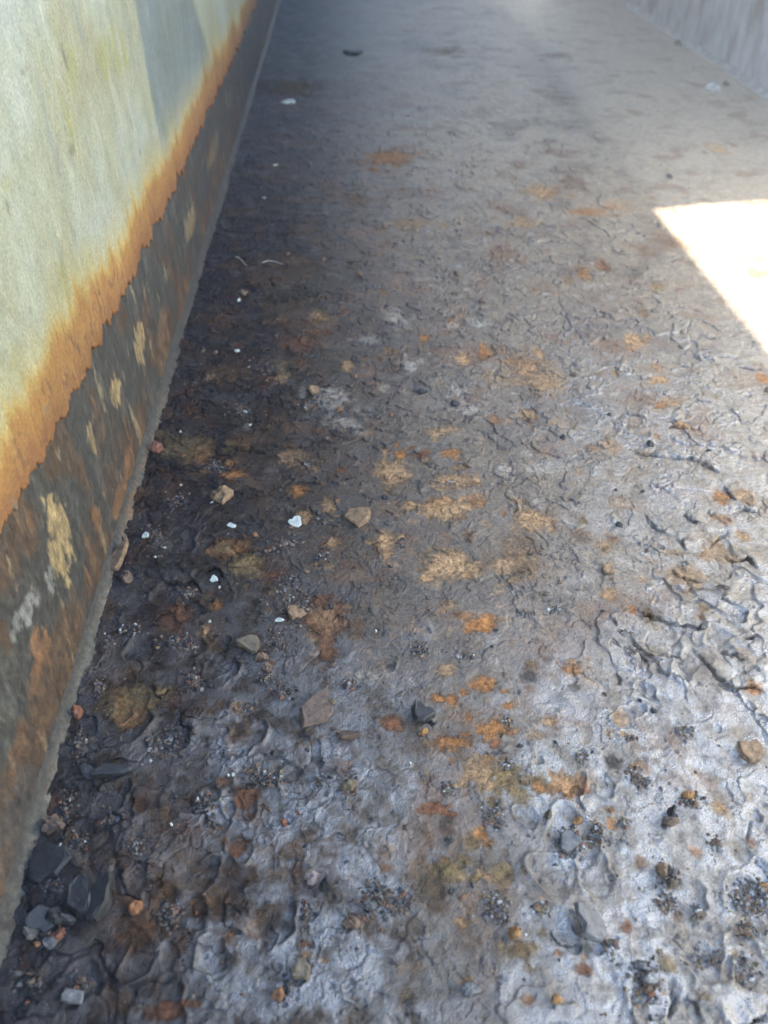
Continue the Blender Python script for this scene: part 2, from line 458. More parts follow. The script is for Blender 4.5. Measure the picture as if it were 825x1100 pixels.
TINT = {'T': (.47, .325, .195), 'O': (.43, .215, .085), 'B': (.15, .090, .048), 'P': (.36, .345, .325), 'Y': (.26, .20, .105),
        'R': (.26, .125, .070), 'K': (.03, .028, .026), 'G': (.27, .265, .26)}
PATCH = [
    (477, 548, 35, 13, 'T', 1), (480, 606, 33, 20, 'T', 1), (490, 518, 30, 9, 'T', .8), (420, 508, 18, 17, 'T', .9), (415, 582, 13, 14, 'T', .9),
    (430, 487, 8, 6, 'O', 1), (483, 487, 14, 7, 'O', .8), (455, 488, 12, 7, 'R', .7), (352, 545, 14, 8, 'T', .7), (320, 528, 10, 7, 'O', .9),
    (250, 510, 14, 6, 'O', .8), (247, 497, 8, 4, 'O', .7), (316, 492, 17, 10, 'T', .6), (250, 590, 26, 13, 'O', .45), (262, 606, 22, 14, 'Y', .8),
    (518, 672, 21, 9, 'O', .9), (530, 783, 19, 17, 'O', 1), (518, 735, 18, 11, 'O', .9), (485, 798, 24, 9, 'O', 1), (470, 750, 9, 6, 'O', .9),
    (484, 752, 9, 6, 'O', .9), (420, 778, 15, 10, 'R', .8), (516, 833, 22, 24, 'T', .75), (545, 832, 24, 28, 'Y', .75), (610, 843, 26, 15, 'O', .75),
    (606, 838, 20, 12, 'T', .6), (465, 868, 18, 10, 'R', .8), (517, 897, 9, 8, 'O', .8), (480, 935, 20, 14, 'Y', .8), (540, 940, 14, 16, 'Y', .7),
    (350, 664, 28, 28, 'R', .6), (352, 664, 18, 18, 'T', .35), (615, 718, 17, 10, 'O', .5), (570, 714, 13, 9, 'B', .6), (590, 500, 22, 10, 'P', .9),
    (565, 560, 22, 15, 'T', .75), (560, 590, 26, 24, 'B', .5), (562, 612, 20, 18, 'T', .4), (398, 727, 26, 9, 'P', .7), (355, 430, 21, 16, 'P', .8),
    (372, 455, 19, 8, 'P', .8), (440, 395, 10, 8, 'P', .9), (495, 420, 15, 6, 'P', .9), (505, 440, 17, 7, 'P', .9), (515, 348, 15, 6, 'P', .9),
    (423, 340, 14, 9, 'P', .7), (485, 350, 14, 6, 'P', .5), (395, 365, 11, 6, 'P', .7), (470, 465, 16, 6, 'T', .7), (497, 386, 9, 9, 'T', .8),
    (521, 379, 10, 7, 'O', .7), (455, 363, 6, 4, 'O', .8), (580, 410, 34, 16, 'T', .5), (560, 390, 26, 14, 'O', .3), (580, 380, 10, 10, 'T', .6),
    (682, 366, 14, 8, 'T', .8), (710, 409, 10, 5, 'T', .8), (733, 457, 9, 5, 'T', .8), (710, 436, 8, 4, 'O', .5), (722, 433, 14, 6, 'T', .5),
    (420, 170, 32, 10, 'O', .6), (580, 205, 22, 8, 'T', .7), (630, 228, 22, 6, 'O', .55), (652, 216, 14, 6, 'P', .7), (480, 55, 26, 5, 'B', .6),
    (770, 160, 12, 6, 'T', .7), (310, 95, 32, 10, 'Y', .5), (600, 60, 18, 4, 'B', .5), (140, 770, 19, 15, 'O', .5), (145, 755, 34, 25, 'Y', .6),
    (200, 480, 34, 18, 'Y', .5), (215, 490, 14, 10, 'O', .35), (735, 765, 12, 14, 'P', .6), (665, 770, 13, 14, 'T', .5), (665, 540, 18, 10, 'T', .5),
    (735, 620, 30, 16, 'T', .45), (770, 590, 16, 12, 'T', .45), (780, 560, 12, 8, 'O', .4), (262, 860, 18, 20, 'R', .5), (256, 910, 13, 12, 'R', .5),
    (180, 1085, 26, 14, 'R', .6), (130, 1080, 18, 14, 'B', .7), (505, 905, 16, 10, 'Y', .4), (470, 800, 30, 16, 'B', .4), (660, 220, 30, 8, 'T', .3),
    (620, 640, 20, 8, 'P', .6), (680, 610, 26, 8, 'P', .5), (600, 960, 30, 20, 'P', .4), (740, 900, 40, 20, 'P', .5), (740, 940, 34, 20, 'P', .4),
    (660, 890, 36, 18, 'P', .4), (560, 1020, 20, 14, 'Y', .5), (790, 1000, 30, 14, 'P', .5), (700, 560, 40, 20, 'G', .4), (640, 540, 40, 16, 'G', .4),
    (690, 690, 44, 22, 'P', .4), (745, 690, 44, 26, 'P', .35), (300, 300, 30, 8, 'B', .5), (250, 400, 26, 12, 'B', .5), (320, 370, 26, 12, 'R', .35),
    (440, 240, 26, 8, 'T', .3), (520, 260, 26, 7, 'P', .4), (560, 240, 22, 6, 'T', .4), (500, 215, 20, 5, 'P', .5), (380, 215, 26, 7, 'B', .5),
    (455, 300, 30, 8, 'G', .5), (560, 290, 30, 10, 'G', .5), (460, 430, 34, 14, 'G', .35), (300, 620, 20, 10, 'R', .35), (190, 660, 20, 18, 'R', .4),
    (655, 480, 14, 8, 'T', .4), (600, 455, 20, 8, 'T', .3), (735, 640, 14, 10, 'Y', .3), (590, 775, 10, 6, 'T', .5), (575, 790, 12, 7, 'T', .4),
    (680, 655, 8, 8, 'O', .4), (720, 1030, 20, 12, 'P', .5), (775, 1060, 26, 14, 'P', .5), (755, 1070, 10, 8, 'Y', .5), (635, 1060, 24, 14, 'P', .4),
    (500, 610, 18, 14, 'T', .5), (460, 620, 12, 9, 'T', .8), (470, 540, 18, 8, 'O', .25), (700, 700, 18, 8, 'Y', .2), (480, 650, 10, 6, 'T', .4),
]
NP = .55 * tone2 + .35 * tone3 + .50 * fbm(GX, GY, .0065, 4, 69, .75)
for q_ in list(PATCH):
    for k in range(3):                                       # satellites let neighbouring stains run together
        a_ = random.uniform(0, 6.28); z_ = random.uniform(.8, 1.7)
        PATCH.append((q_[0] + math.cos(a_) * q_[2] * z_, q_[1] + math.sin(a_) * q_[3] * z_, q_[2] * random.uniform(.2, .55), q_[3] * random.uniform(.25, .55), random.choice((q_[4], q_[4], 'B' if q_[4] in 'TOYRB' else 'G')), q_[5] * random.uniform(.4, .85)))
for k in range(150):
    x = random.uniform(200, 825); y = random.uniform(260, 1090)
    s = random.uniform(3, 10)
    PATCH.append((x, y, s * 1.3, s, random.choice('TTOOPBRYKK'), random.uniform(.25, .7)))
for px, py, rx, ry, c, a in PATCH:
    cx, cy = at(px, py); mx, my = pix(px, py)
    rx_, ry_ = rx * mx, ry * my
    sy, sx = window(cx, cy, max(rx_, ry_) * 2.1)
    q = np.hypot((GX[sy, sx] - cx) / rx_, (GY[sy, sx] - cy) / ry_)
    m = np.clip(ss(1.0 - q + 1.15 * NP[sy, sx], -.14, .72) * a * 1.15, 0, 1)
    g = (.86 + .30 * fine[sy, sx] + .35 * tone3[sy, sx])[..., None]
    A[sy, sx] = A[sy, sx] * (1 - m[..., None]) + np.array(TINT[c], np.float32) * g * m[..., None]
    ROUGH[sy, sx] = ROUGH[sy, sx] * (1 - m) + (.88 if c in 'TOYR' else .62) * m
    if c in 'TO':
        H[sy, sx] -= .0009 * m                               # rust shows where scale has come away
A = np.clip(A * (1 - .28 * leftness)[..., None] * np.array((.95, .83, .67), np.float32), .010, .7)  # left side darkened further, partly painted shade
ROUGH = np.clip(ROUGH, .16, .95)
H -= .004 * 0

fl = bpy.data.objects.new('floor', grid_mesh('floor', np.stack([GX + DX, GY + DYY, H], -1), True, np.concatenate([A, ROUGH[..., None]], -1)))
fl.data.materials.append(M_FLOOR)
tag(link(fl), 'dark pitted steel floor with flaking scale and orange rust patches', None, None, 'structure')


def ground(x, y):
    i = int(np.clip(np.searchsorted(X, x), 1, NX - 1)); j = int(np.clip(np.searchsorted(Y, y), 1, NY - 1))
    return float(H[j - 1:j + 1, i - 1:i + 1].mean())


# ------------------------------------------------------------------ THE LEFT WALL
def wall_empty(name, loc, label):
    o = bpy.data.objects.new(name, None); o.location = loc
    o.empty_display_size = .1
    return tag(link(o), label, 'wall', None, 'thing')


def patch_wall(C, R, YY, ZZ, N, items, tint):
    for px, py, ry, rz, c, a in items:
        cy, cz = onwall(px, py)
        q = np.hypot((YY - cy) / ry, (ZZ - cz) / rz)
        m = (ss(1.05 - q + 1.2 * N, 0, .35) * a).astype(np.float32)
        C[:] = C * (1 - m[..., None]) + np.array(tint[c], np.float32) * m[..., None] * (.85 + .4 * N[..., None])
        R[:] = R * (1 - m) + .85 * m


wl = wall_empty('wall', (LX, 0, 0), 'tall pale painted steel wall with an orange rust line above bare dark metal')
wy_ = np.array([-2.6, -2.0, -1.2, -.6, -.2, 0] + [y for y in np.arange(.06, .9, .0016)] + list(np.arange(.9, 2.0, .004)) + list(np.arange(2.0, 4.5, .015)) + [5, 6.2], np.float32)
wz_ = np.concatenate([np.arange(-.012, .24, .0016), np.arange(.24, .32, .01), [.45, .7, WALL_H]]).astype(np.float32)
WY, WZ = np.meshgrid(wy_, wz_)
st = fbm(WY, WZ * .30, .020, 5, 81, .6)                      # vertical streaks
bl = fbm(WY, WZ, .07, 4, 82); sm = fbm(WY, WZ * .6, .008, 3, 83)
PL = np.empty(WY.shape + (3,), np.float32); PL[:] = (.056, .051, .038)
RL = np.full(WY.shape, .62, np.float32)
PL = mix(PL, (.105, .100, .080), ss(st, .05, .35) * .6)
PL = mix(PL, (.055, .050, .036), ss(-st, .05, .4) * .6)
low = ss(-WZ, -.10, -.02)
PL = mix(PL, (.088, .050, .023), ss(bl + .5 * st + .32 * low, .02, .38) * .8)
PL = mix(PL, (.15, .080, .032), ss(st + .5 * bl + .20 * low, .34, .55) * .6)
PL = mix(PL, (.33, .26, .14), ss(fbm(WY, WZ * .35, .028, 5, 84, .62), .26, .42) * .55)
NW = .55 * st + .5 * sm
WT = {'T': (.33, .235, .100), 'O': (.21, .100, .034), 'B': (.10, .055, .022), 'P': (.33, .32, .27), 'K': (.05, .055, .05)}
patch_wall(PL, RL, WY, WZ, NW, [
    (66, 570, .026, .040, 'T', 1), (64, 600, .020, .030, 'T', .9), (55, 625, .012, .018, 'P', .6), (150, 370, .030, .026, 'T', .8), (124, 420, .022, .016, 'T', .8),
    (98, 470, .010, .018, 'T', .7), (45, 700, .020, .022, 'O', .9), (38, 730, .018, .014, 'O', .7), (138, 500, .040, .018, 'O', .8), (128, 540, .036, .016, 'O', .9),
    (175, 350, .050, .024, 'O', .5), (30, 655, .02, .012, 'P', .5), (18, 670, .015, .010, 'P', .5), (105, 555, .014, .014, 'O', .6), (95, 620, .006, .016, 'O', .7),
    (20, 800, .03, .012, 'O', .35), (8, 850, .02, .02, 'O', .3), (40, 780, .05, .03, 'B', .6), (205, 240, .06, .02, 'T', .5), (230, 160, .10, .02, 'T', .35),
    (108, 460, .03, .03, 'B', .5), (120, 520, .03, .03, 'B', .6), (10, 930, .03, .02, 'O', .3), (25, 880, .05, .04, 'K', .6), (60, 700, .06, .02, 'B', .6)], WT)
PL = np.clip(PL * .76 * (1 + .45 * sm[..., None] + .25 * st[..., None]), .010, .7)
RLo = .0012 * bl + .0008 * st + .0006 * sm
pm = grid_mesh('plate', np.stack([RLo, WY, WZ], -1)[::-1], True, np.concatenate([PL, RL[..., None]], -1)[::-1])
o = bpy.data.objects.new('plate', pm); o.data.materials.append(M_PLATE); link(o, wl)
o['label'] = 'bare grey lower steel with brown rust streaks'


def box(name, x0, x1, y0, y1, z0, z1, mat, parent=None, bev=.004):
    bm = bmesh.new()
    bmesh.ops.create_cube(bm, size=1)
    for v in bm.verts:
        v.co = ((x0 + x1) / 2 + v.co.x * (x1 - x0), (y0 + y1) / 2 + v.co.y * (y1 - y0), (z0 + z1) / 2 + v.co.z * (z1 - z0))
    bmesh.ops.bevel(bm, geom=bm.edges[:], offset=bev, segments=2, affect='EDGES')
    me = bpy.data.meshes.new(name); bm.to_mesh(me); bm.free()
    me.materials.append(mat)
    return link(bpy.data.objects.new(name, me), parent)


def plain_mat(name, c1, c2, scale, rough=.7, stretch=(1, 1, 1), spots=None):
    m, nt, b = material(name)
    tc = node(nt, 'ShaderNodeTexCoord'); mp = node(nt, 'ShaderNodeMapping'); mp.inputs['Scale'].default_value = stretch
    nt.links.new(tc.outputs['Object'], mp.inputs['Vector'])
    n = noise_node(nt, scale, 7, .62, mp.outputs[0])
    r = ramp(nt, n.outputs['Fac'], [(.34, c1), (.66, c2)])
    col = r.outputs[0]
    if spots:
        for k, (sc, lo, hi, c) in enumerate(spots):
            n3 = noise_node(nt, sc, 4, .6, mp.outputs[0])
            f = ramp(nt, n3.outputs['Fac'], [(lo, (0, 0, 0)), (hi, (1, 1, 1))])
            mx = node(nt, 'ShaderNodeMix', data_type='RGBA'); nt.links.new(f.outputs[0], mx.inputs[0]); nt.links.new(col, mx.inputs[6])
            mx.inputs[7].default_value = (*c, 1); col = mx.outputs[2]
    nt.links.new(col, b.inputs['Base Color']); b.inputs['Roughness'].default_value = rough
    bp = node(nt, 'ShaderNodeBump'); bp.inputs['Strength'].default_value = .4; bp.inputs['Distance'].default_value = .003
    nt.links.new(n.outputs['Fac'], bp.inputs['Height']); nt.links.new(bp.outputs[0], b.inputs['Normal'])
    return m


M_BACK = plain_mat('outer_steel', (.25, .26, .24), (.4, .4, .36), 8)
box('wall_core', -.03, -.006, -2.6, 6.2, -.05, WALL_H, M_BACK, wl)

box('sky_blocker', -.03, -.004, 2.3, 6.2, WALL_H + .003, ROOF_H - .004, M_BACK, wl)  # unseen plate added to block sky light and darken the far left

# the paint coat ends in a ragged flaked edge, a couple of millimetres proud of the plate
edge_y = np.array([-3, .25, .389, .55, .78, 1.165, 1.6, 2.4, 6.3]); edge_z = np.array([.215, .212, .206, .196, .188, .176, .172, .160, .150])
py_ = np.array([-2.6, -2.0, -1.2, -.6, -.2] + list(np.arange(0, .9, .0013)) + list(np.arange(.9, 2.2, .003)) + list(np.arange(2.2, 4.5, .015)) + [5, 6.2], np.float32)
ez = np.interp(py_, edge_y, edge_z).astype(np.float32)
jag = fbm(py_, py_ * 0, .05, 3, 91) * .016 + fbm(py_, py_ * 0 + 3, .014, 4, 92) * .012
saw = fbm(py_, py_ * 0 + 9, .022, 2, 93)
jag += np.round(saw * 6) / 6 * .006 + fbm(py_, py_ * 0 + 5, .004, 2, 95) * .0022
ez = ez + jag
tv = np.concatenate([np.arange(0, .085, .0016), np.arange(.085, .4, .004), np.arange(.4, .72, .03)]).astype(np.float32)
top = WALL_H
PZ = ez[None, :] + tv[:, None] * ((top - ez[None, :]) / tv[-1])
PY = np.broadcast_to(py_[None, :], PZ.shape)
D = PZ - ez[None, :]                                         # height above the torn edge
pn = fbm(PY, PZ * .5, .03, 4, 101); pst = fbm(PY, PZ * .22, .035, 5, 102, .6); pb = fbm(PY, PZ, .16, 4, 103); psm = fbm(PY, PZ * .6, .007, 3, 104)
C = np.empty(PZ.shape + (3,), np.float32); C[:] = (.315, .315, .200)
C = mix(C, (.33, .345, .265), ss(pb, -.1, .3) * .8)
C = mix(C, (.34, .31, .165), ss(-pb + .4 * pst, .08, .40) * .6)
C = mix(C, (.29, .28, .085), ss(fbm(PY, PZ * .8, .09, 4, 105), .22, .45) * .65)
C = mix(C, (.39, .39, .29), ss(pst, .12, .4) * .5)
C = mix(C, (.24, .245, .19), ss(-pst, .12, .42) * .6)
Dn = D + .004 * pst + .011 * pn + .024 * pb + .004 * psm
C = mix(C, (.38, .33, .155), ss(-Dn, -.105, -.062) * .75)
C = mix(C, (.40, .27, .065), ss(-Dn, -.072, -.050) * .9)
C = mix(C, (.30, .145, .036), ss(-Dn, -.060, -.040) * .92)
C = mix(C, (.20, .082, .026), ss(-(D + .012 * pn), -.034, -.006) * .75)
C = mix(C, (.33, .185, .055), ss(pn + .6 * psm, .18, .45) * ss(-Dn, -.065, -.045) * .6)
C = mix(C, (.12, .05, .02), ss(psm + .8 * pn, .22, .5) * ss(-Dn, -.06, -.04) * .7)
# a grey-blue shadow band painted into the cream coat, running down to the rust
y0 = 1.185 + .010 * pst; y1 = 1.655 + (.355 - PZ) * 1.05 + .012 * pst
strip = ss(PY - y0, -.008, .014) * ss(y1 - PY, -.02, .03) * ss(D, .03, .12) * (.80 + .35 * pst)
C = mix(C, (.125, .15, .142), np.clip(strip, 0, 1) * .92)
R = .52 + .2 * ss(-Dn, -.08, -.04) + .1 * psm
# small dark nicks in the paint
for px, py, ry, rz in [(137, 132, .004, .012), (65, 65, .004, .014), (72, 160, .012, .006), (165, 60, .05, .0025), (20, 75, .02, .0015), (3, 225, .004, .008), (147, 165, .005, .006), (45, 440, .010, .004), (10, 545, .008, .010)]:
    cy, cz = onwall(px, py)
    m = ss(1 - np.hypot((PY - cy) / ry, (PZ - cz) / rz) + .8 * psm, 0, .5) * .7
    C = mix(C, (.16, .14, .09), m)
C = np.clip(C * np.array((.85, .845, .86), np.float32) * (1 + .22 * pb[..., None] + .10 * pn[..., None]) * (1 + .14 * psm[..., None]), .02, .8)
TH = .0032
px_ = TH + .0008 * pn + .0005 * psm + .0010 * ss(-D, -.05, 0) * pn
px_ = np.maximum(px_, .0018) * ss(D, -.0012, .0022)
rim = np.stack([np.full_like(ez, -.004), py_, ez + .0006], -1)[None]
Pp = np.concatenate([rim, np.stack([px_ + .0012, PY, PZ], -1)], 0)
Cc = np.concatenate([np.concatenate([C, R[..., None]], -1)[:1], np.concatenate([C, R[..., None]], -1)], 0)
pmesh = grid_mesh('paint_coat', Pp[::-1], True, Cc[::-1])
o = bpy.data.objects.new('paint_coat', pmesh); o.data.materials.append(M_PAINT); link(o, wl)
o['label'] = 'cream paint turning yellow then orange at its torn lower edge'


def weld(name, side, r, ys, parent, c1, c2, c3, seed, stain=False):
    """a fillet bead along the foot of a wall; side = +1 grows towards +x"""
    ys = np.asarray(ys, np.float32)
    th = np.linspace(0, 1, 14, dtype=np.float32)
    YY, TT = np.meshgrid(ys, th)
    wob = fbm(YY, TT * .02, .05, 3, seed); rip = np.sin(YY / .0042 * 6.28 / 2 + 3 * wob + (TT - .5) ** 2 * 5)
    rr = r * (1 + .28 * wob) + .00030 * rip * np.sin(TT * np.pi)
    bul = -.16 * rr * np.sin(TT * np.pi)
    xx = (1 - TT) * (rr + .004) + bul; zz = TT * (rr * 1.25 + .005) + bul - .003
    n = fbm(YY, TT * .03, .03, 4, seed + 3); n2 = fbm(YY, TT * .03, .006, 3, seed + 4)
    Cw = np.empty(YY.shape + (3,), np.float32); Cw[:] = c1
    Cw = mix(Cw, c2, ss(n, -.05, .3)); Cw = mix(Cw, c3, ss(n2 + .4 * n, .15, .4) * .7)
    if stain:
        Cw = mix(Cw, (.050, .040, .028), ss(YY, .60, 1.2) * .95)
        Cw = mix(Cw, (.20, .10, .034), np.exp(-((YY - .72) / .07) ** 2) * ss(n + .6, .3, .8) * .9)
        Cw = mix(Cw, (.12, .065, .028), ss(n - .3 * n2, .12, .4) * .6)
        Cw = mix(Cw, (.06, .054, .042), ss(TT + .3 * n, .35, .9))
    Cw = np.clip(Cw * (.9 if stain else .9) * (1 + .5 * n2[..., None]), .02, .7)
    P = np.stack([xx * side, YY, zz], -1)
    if side > 0:
        P = P[:, :, :]; Cw2 = np.concatenate([Cw, np.full(YY.shape + (1,), .55, np.float32)], -1)
    else:
        P = P[::-1]; Cw2 = np.concatenate([Cw, np.full(YY.shape + (1,), .55, np.float32)], -1)[::-1]
    me = grid_mesh(name, P[:, ::-1] if side > 0 else P[:, ::-1], True, Cw2[:, ::-1])
    me.materials.append(M_WELD)
    return link(bpy.data.objects.new(name, me), parent)


wys = [-2.6, -1.5, -.5, 0] + list(np.arange(.08, 1.0, .0011)) + list(np.arange(1.0, 2.0, .003)) + list(np.arange(2, 4.5, .02)) + [6.2]
o = weld('weld_seam', 1, .0105, wys, wl, (.095, .084, .060), (.165, .150, .112), (.10, .065, .034), 111, True)
o['label'] = 'pale grey rippled weld bead along the foot'

# ------------------------------------------------------------------ THE RIGHT WALL
wr = wall_empty('wall', (RX, 0, 0), 'low dark blue-grey steel wall at upper right, its bare foot spotted with pale marks')
M_RW = plain_mat('blue_grey_steel', (.22, .245, .26), (.38, .40, .405), 26, .6, (1, 1, .5), [(9, .5, .66, (.13, .125, .12)), (38, .66, .70, (.45, .45, .43)), (14, .66, .74, (.26, .16, .11)), (70, .68, .72, (.06, .055, .05))])
box('plate', .0, .03, -2.6, 6.2, -.05, WALL_H, M_RW, wr)
M_RP = plain_mat('bounce_paint', (.44, .435, .37), (.58, .57, .50), 9, .5, (1, 1, .4))
box('paint_coat', -.004, -.0005, -2.6, 6.2, .34, WALL_H - .004, M_RP, wr, .0008)  # unseen pale coat, added to bounce sunlight and give the floor glints
rys = [-2.6, -1, 0, 1] + list(np.arange(1.6, 4.2, .008)) + [5, 6.2]
o = weld('weld_seam', -1, .013, rys, wr, (.22, .225, .22), (.36, .365, .35), (.16, .15, .13), 121)
o['label'] = 'pale weld bead along the wall foot'

# ------------------------------------------------------------------ deck overhead (it shades the far half of the hold), end wall
def prism(name, pts, z0, z1, mat):
    bm = bmesh.new()
    f = bm.faces.new([bm.verts.new((x, y, z0)) for x, y in pts])
    r = bmesh.ops.extrude_face_region(bm, geom=[f])
    for v in r['geom']:
        if isinstance(v, bmesh.types.BMVert):
            v.co.z = z1
    bmesh.ops.recalc_face_normals(bm, faces=bm.faces[:])
    bmesh.ops.bevel(bm, geom=bm.edges[:], offset=.003, segments=2, affect='EDGES')
    me = bpy.data.meshes.new(name); bm.to_mesh(me); bm.free(); me.materials.append(mat)
    return link(bpy.data.objects.new(name, me))


M_DECK = plain_mat('deck_underside', (.44, .40, .33), (.62, .565, .47), 6)
tag(prism('ceiling', [(-1.5, 1.391), (1.75, 1.914), (1.75, 5.4), (-1.5, 5.4)], ROOF_H, ROOF_H + .03, M_DECK), None, None, None, 'structure')
M_END = plain_mat('unseen_end_steel', (.40, .40, .39), (.58, .58, .56), 8)  # end wall out of view, made pale to brighten the far floor
e = box('unseen_bulkhead', LX - .03, RX + .03, 6.2, 6.24, -.05, 1.5, M_END)
tag(e, 'pale far end steel wall closing the hold, out of view', 'wall', None, 'thing')

# ------------------------------------------------------------------ CHIPS, FLAKES, PEBBLES
def chip_mesh(name, w, d, h, style, mat, seed):
    r = random.Random(seed)
    n = {'slab': 13, 'lump': 11, 'sliver': 8, 'pebble': 12, 'disc': 20}[style]
    out = []
    rag = {'slab': .30, 'lump': .28, 'sliver': .12, 'pebble': .24, 'disc': .10}[style]
    ph = r.uniform(0, 6.28)
    for k in range(n):
        a = 2 * math.pi * (k + r.uniform(-.3, .3)) / n
        q = 1 + rag * (r.random() - .5) * 1.2 + rag * .5 * math.cos(3 * a + ph)
        if style == 'sliver':
            q = 1 / max(abs(math.cos(a)), abs(math.sin(a))) * .85 * (1 + .1 * r.uniform(-1, 1))
        out.append((math.cos(a) * q, math.sin(a) * q))
    prof = {'slab': [(.82, 0), (1, .28), (.98, .72), (.86, .96), (.45, 1.0)],
            'disc': [(.85, 0), (1, .35), (.97, .85), (.86, 1.0), (.60, .78), (.25, .72)],
            'sliver': [(.9, 0), (1, .2), (1, .8), (.85, 1), (.3, 1)],
            'lump': [(.70, 0), (.98, .25), (.92, .55), (.66, .86), (.30, 1.0)],
            'pebble': [(.65, 0), (.96, .28), (.98, .55), (.74, .86), (.36, .98)]}[style]
    bm = bmesh.new(); rings = []
    tx, ty = r.uniform(-.25, .25), r.uniform(-.25, .25)
    if style == 'slab' and max(w, d) > .02:
        prof = [(.88, 0), (1, .3), (.98, .75), (.90, .97), (.80, 1.0)]
    jz = {'slab': .05, 'lump': .22, 'sliver': .03, 'pebble': .14, 'disc': .12}[style]
    for s, z in prof:
        ring = []
        for x, y in out:
            jj = 1 + (r.uniform(-.09, .09) if style in ('lump', 'slab') else r.uniform(-.03, .03))
            zz = z * h * (1 + tx * x + ty * y) + (r.uniform(-jz, jz) * h if z > 0.2 else 0)
            ring.append(bm.verts.new((x * s * jj * w / 2, y * s * jj * d / 2, zz)))
        rings.append(ring)
    for a, b in zip(rings, rings[1:]):
        for k in range(n):
            bm.faces.new((a[k], a[(k + 1) % n], b[(k + 1) % n], b[k]))
    bm.faces.new(rings[0][::-1])
    if style == 'slab':
        bm.faces.new(rings[-1])
    else:
        c = bm.verts.new((0, 0, h * (prof[-1][1] + r.uniform(-.05, .08))))
        for k in range(n):
            bm.faces.new((rings[-1][k], rings[-1][(k + 1) % n], c))
    sm = style in ('disc',)
    for f in bm.faces:
        f.smooth = sm
    if style in ('lump', 'disc', 'pebble') and max(w, d) > .012:
        bmesh.ops.subdivide_edges(bm, edges=bm.edges[:], cuts=1, use_grid_fill=True)
        for v in bm.verts:
            k = .014 * min(w, d)
            v.co += Vector((r.uniform(-k, k), r.uniform(-k, k), r.uniform(-k, k) * .6 if v.co.z > h * .2 else 0))
    me = bpy.data.meshes.new(name); bm.to_mesh(me); bm.free(); me.materials.append(mat)
    return me


_n = [0]
PLACED = []


def chip(name, px, py, w, h, style, mat, label, cat, rot=0, thick=None, tilt=(0, 0), group=None, sink=.12):
    _n[0] += 1
    mx, my = pix(px, py)
    W = w * mx; Dp = h * my * (.95 if style in ('slab', 'disc', 'sliver') else .72)
    T = thick if thick else {'slab': .16, 'disc': .12, 'sliver': .25, 'lump': .55, 'pebble': .6}[style] * min(W, Dp)
    me = chip_mesh(name, W, Dp, T, style, CM[mat], 500 + _n[0])
    o = bpy.data.objects.new(name, me)
    x, y = at(px, py + (0 if style in ('slab', 'disc', 'sliver') else .12 * h))
    lift = (abs(math.sin(math.radians(tilt[0]))) * Dp + abs(math.sin(math.radians(tilt[1]))) * W) * .32
    o.location = (x, y, ground(x, y) - sink * T + lift)
    o.rotation_euler = (math.radians(tilt[0]), math.radians(tilt[1]), math.radians(rot))
    PLACED.append((x, y, max(W, Dp)))
    return tag(link(o), label, cat, group)


chip('paint_chip', 318, 563, 15, 12, 'slab', 'white', 'largest white paint chip, a flat angular piece on the grey floor left of centre', 'paint chip', 20, .0022, (4, 3))
chip('paint_chip', 249, 566, 11, 4, 'sliver', 'white', 'thin white straw-like paint sliver left of the largest white chip', 'paint chip', -32, .0020, (3, 4))
chip('paint_chip', 157, 577, 7, 6, 'slab', 'white', 'roundish white paint crumb just right of the pale weld', 'paint chip', 0, .003)
chip('paint_chip', 230, 623, 8, 6, 'slab', 'white', 'white paint crumb lying in a black oval pit', 'paint chip', 40, .003)
chip('paint_chip', 300, 667, 9, 4, 'slab', 'white', 'small white paint flake below the tan flake in dark grit', 'paint chip', 10, .002)
chip('rust_lump', 240, 533, 25, 18, 'lump', 'tan', 'chunky orange-brown rust lump with a black shadow, left of the white chip', 'rust lump', 8, .013)
chip('rust_lump', 168, 482, 17, 13, 'lump', 'red', 'reddish rust lump resting against the weld seam', 'rust lump', 0, .012)
chip('rust_flake', 130, 603, 15, 30, 'slab', 'tan', 'tall tan flake leaning against the weld seam', 'rust flake', -18, .006, (18, -14))
chip('scale_lump', 137, 622, 14, 13, 'lump', 'brown', 'dark knobbly lump touching the foot of the tall tan flake', 'scale lump', 0, .012)
chip('rust_flake', 384, 558, 26, 17, 'slab', 'tan', 'tan-topped flake with dark rim right of the largest white chip', 'rust flake', -10, .007, (4, 2))
chip('rust_crumb', 274, 575, 7, 7, 'lump', 'orange', 'tiny orange crumb in black grit below the white sliver', 'rust crumb')
chip('rust_flake', 806, 808, 25, 24, 'slab', 'tan', 'large tan flake at the right edge with a black shadow below', 'rust flake', 25, .005, (8, -6))
chip('rust_flake', 652, 614, 13, 11, 'slab', 'tan', 'small tan chip on pale grey floor below the long curled crack', 'rust flake', -30, .006)
chip('rust_crumb', 657, 622, 6, 5, 'lump', 'tan', 'tiny tan crumb touching the lower corner of the small tan chip', 'rust crumb')
chip('scale_flake', 341, 763, 29, 38, 'slab', 'brown', 'dark oval flake of scale, the largest loose one left of centre', 'scale flake', -25, .005, (5, 4))
chip('scale_flake', 374, 790, 26, 9, 'slab', 'brown', 'thin dark brown flake lying crosswise below the dark oval flake', 'scale flake', -6, .006, (8, 0))
chip('pebble', 375, 843, 17, 17, 'lump', 'olive', 'olive-brown angular pebble on blue-glinting floor', 'pebble', 20, .012)
chip('pebble', 336, 943, 17, 19, 'lump', 'pink', 'pinkish grey stone beside a near-black one', 'pebble', 10, .012)
chip('pebble', 350, 950, 16, 19, 'lump', 'black', 'near-black stone touching the pinkish grey one', 'pebble', 50, .012)
chip('rust_flake', 325, 1043, 20, 24, 'slab', 'olive', 'olive yellow flake on bluish floor near the bottom edge', 'rust flake', -40, .008, (6, -8))
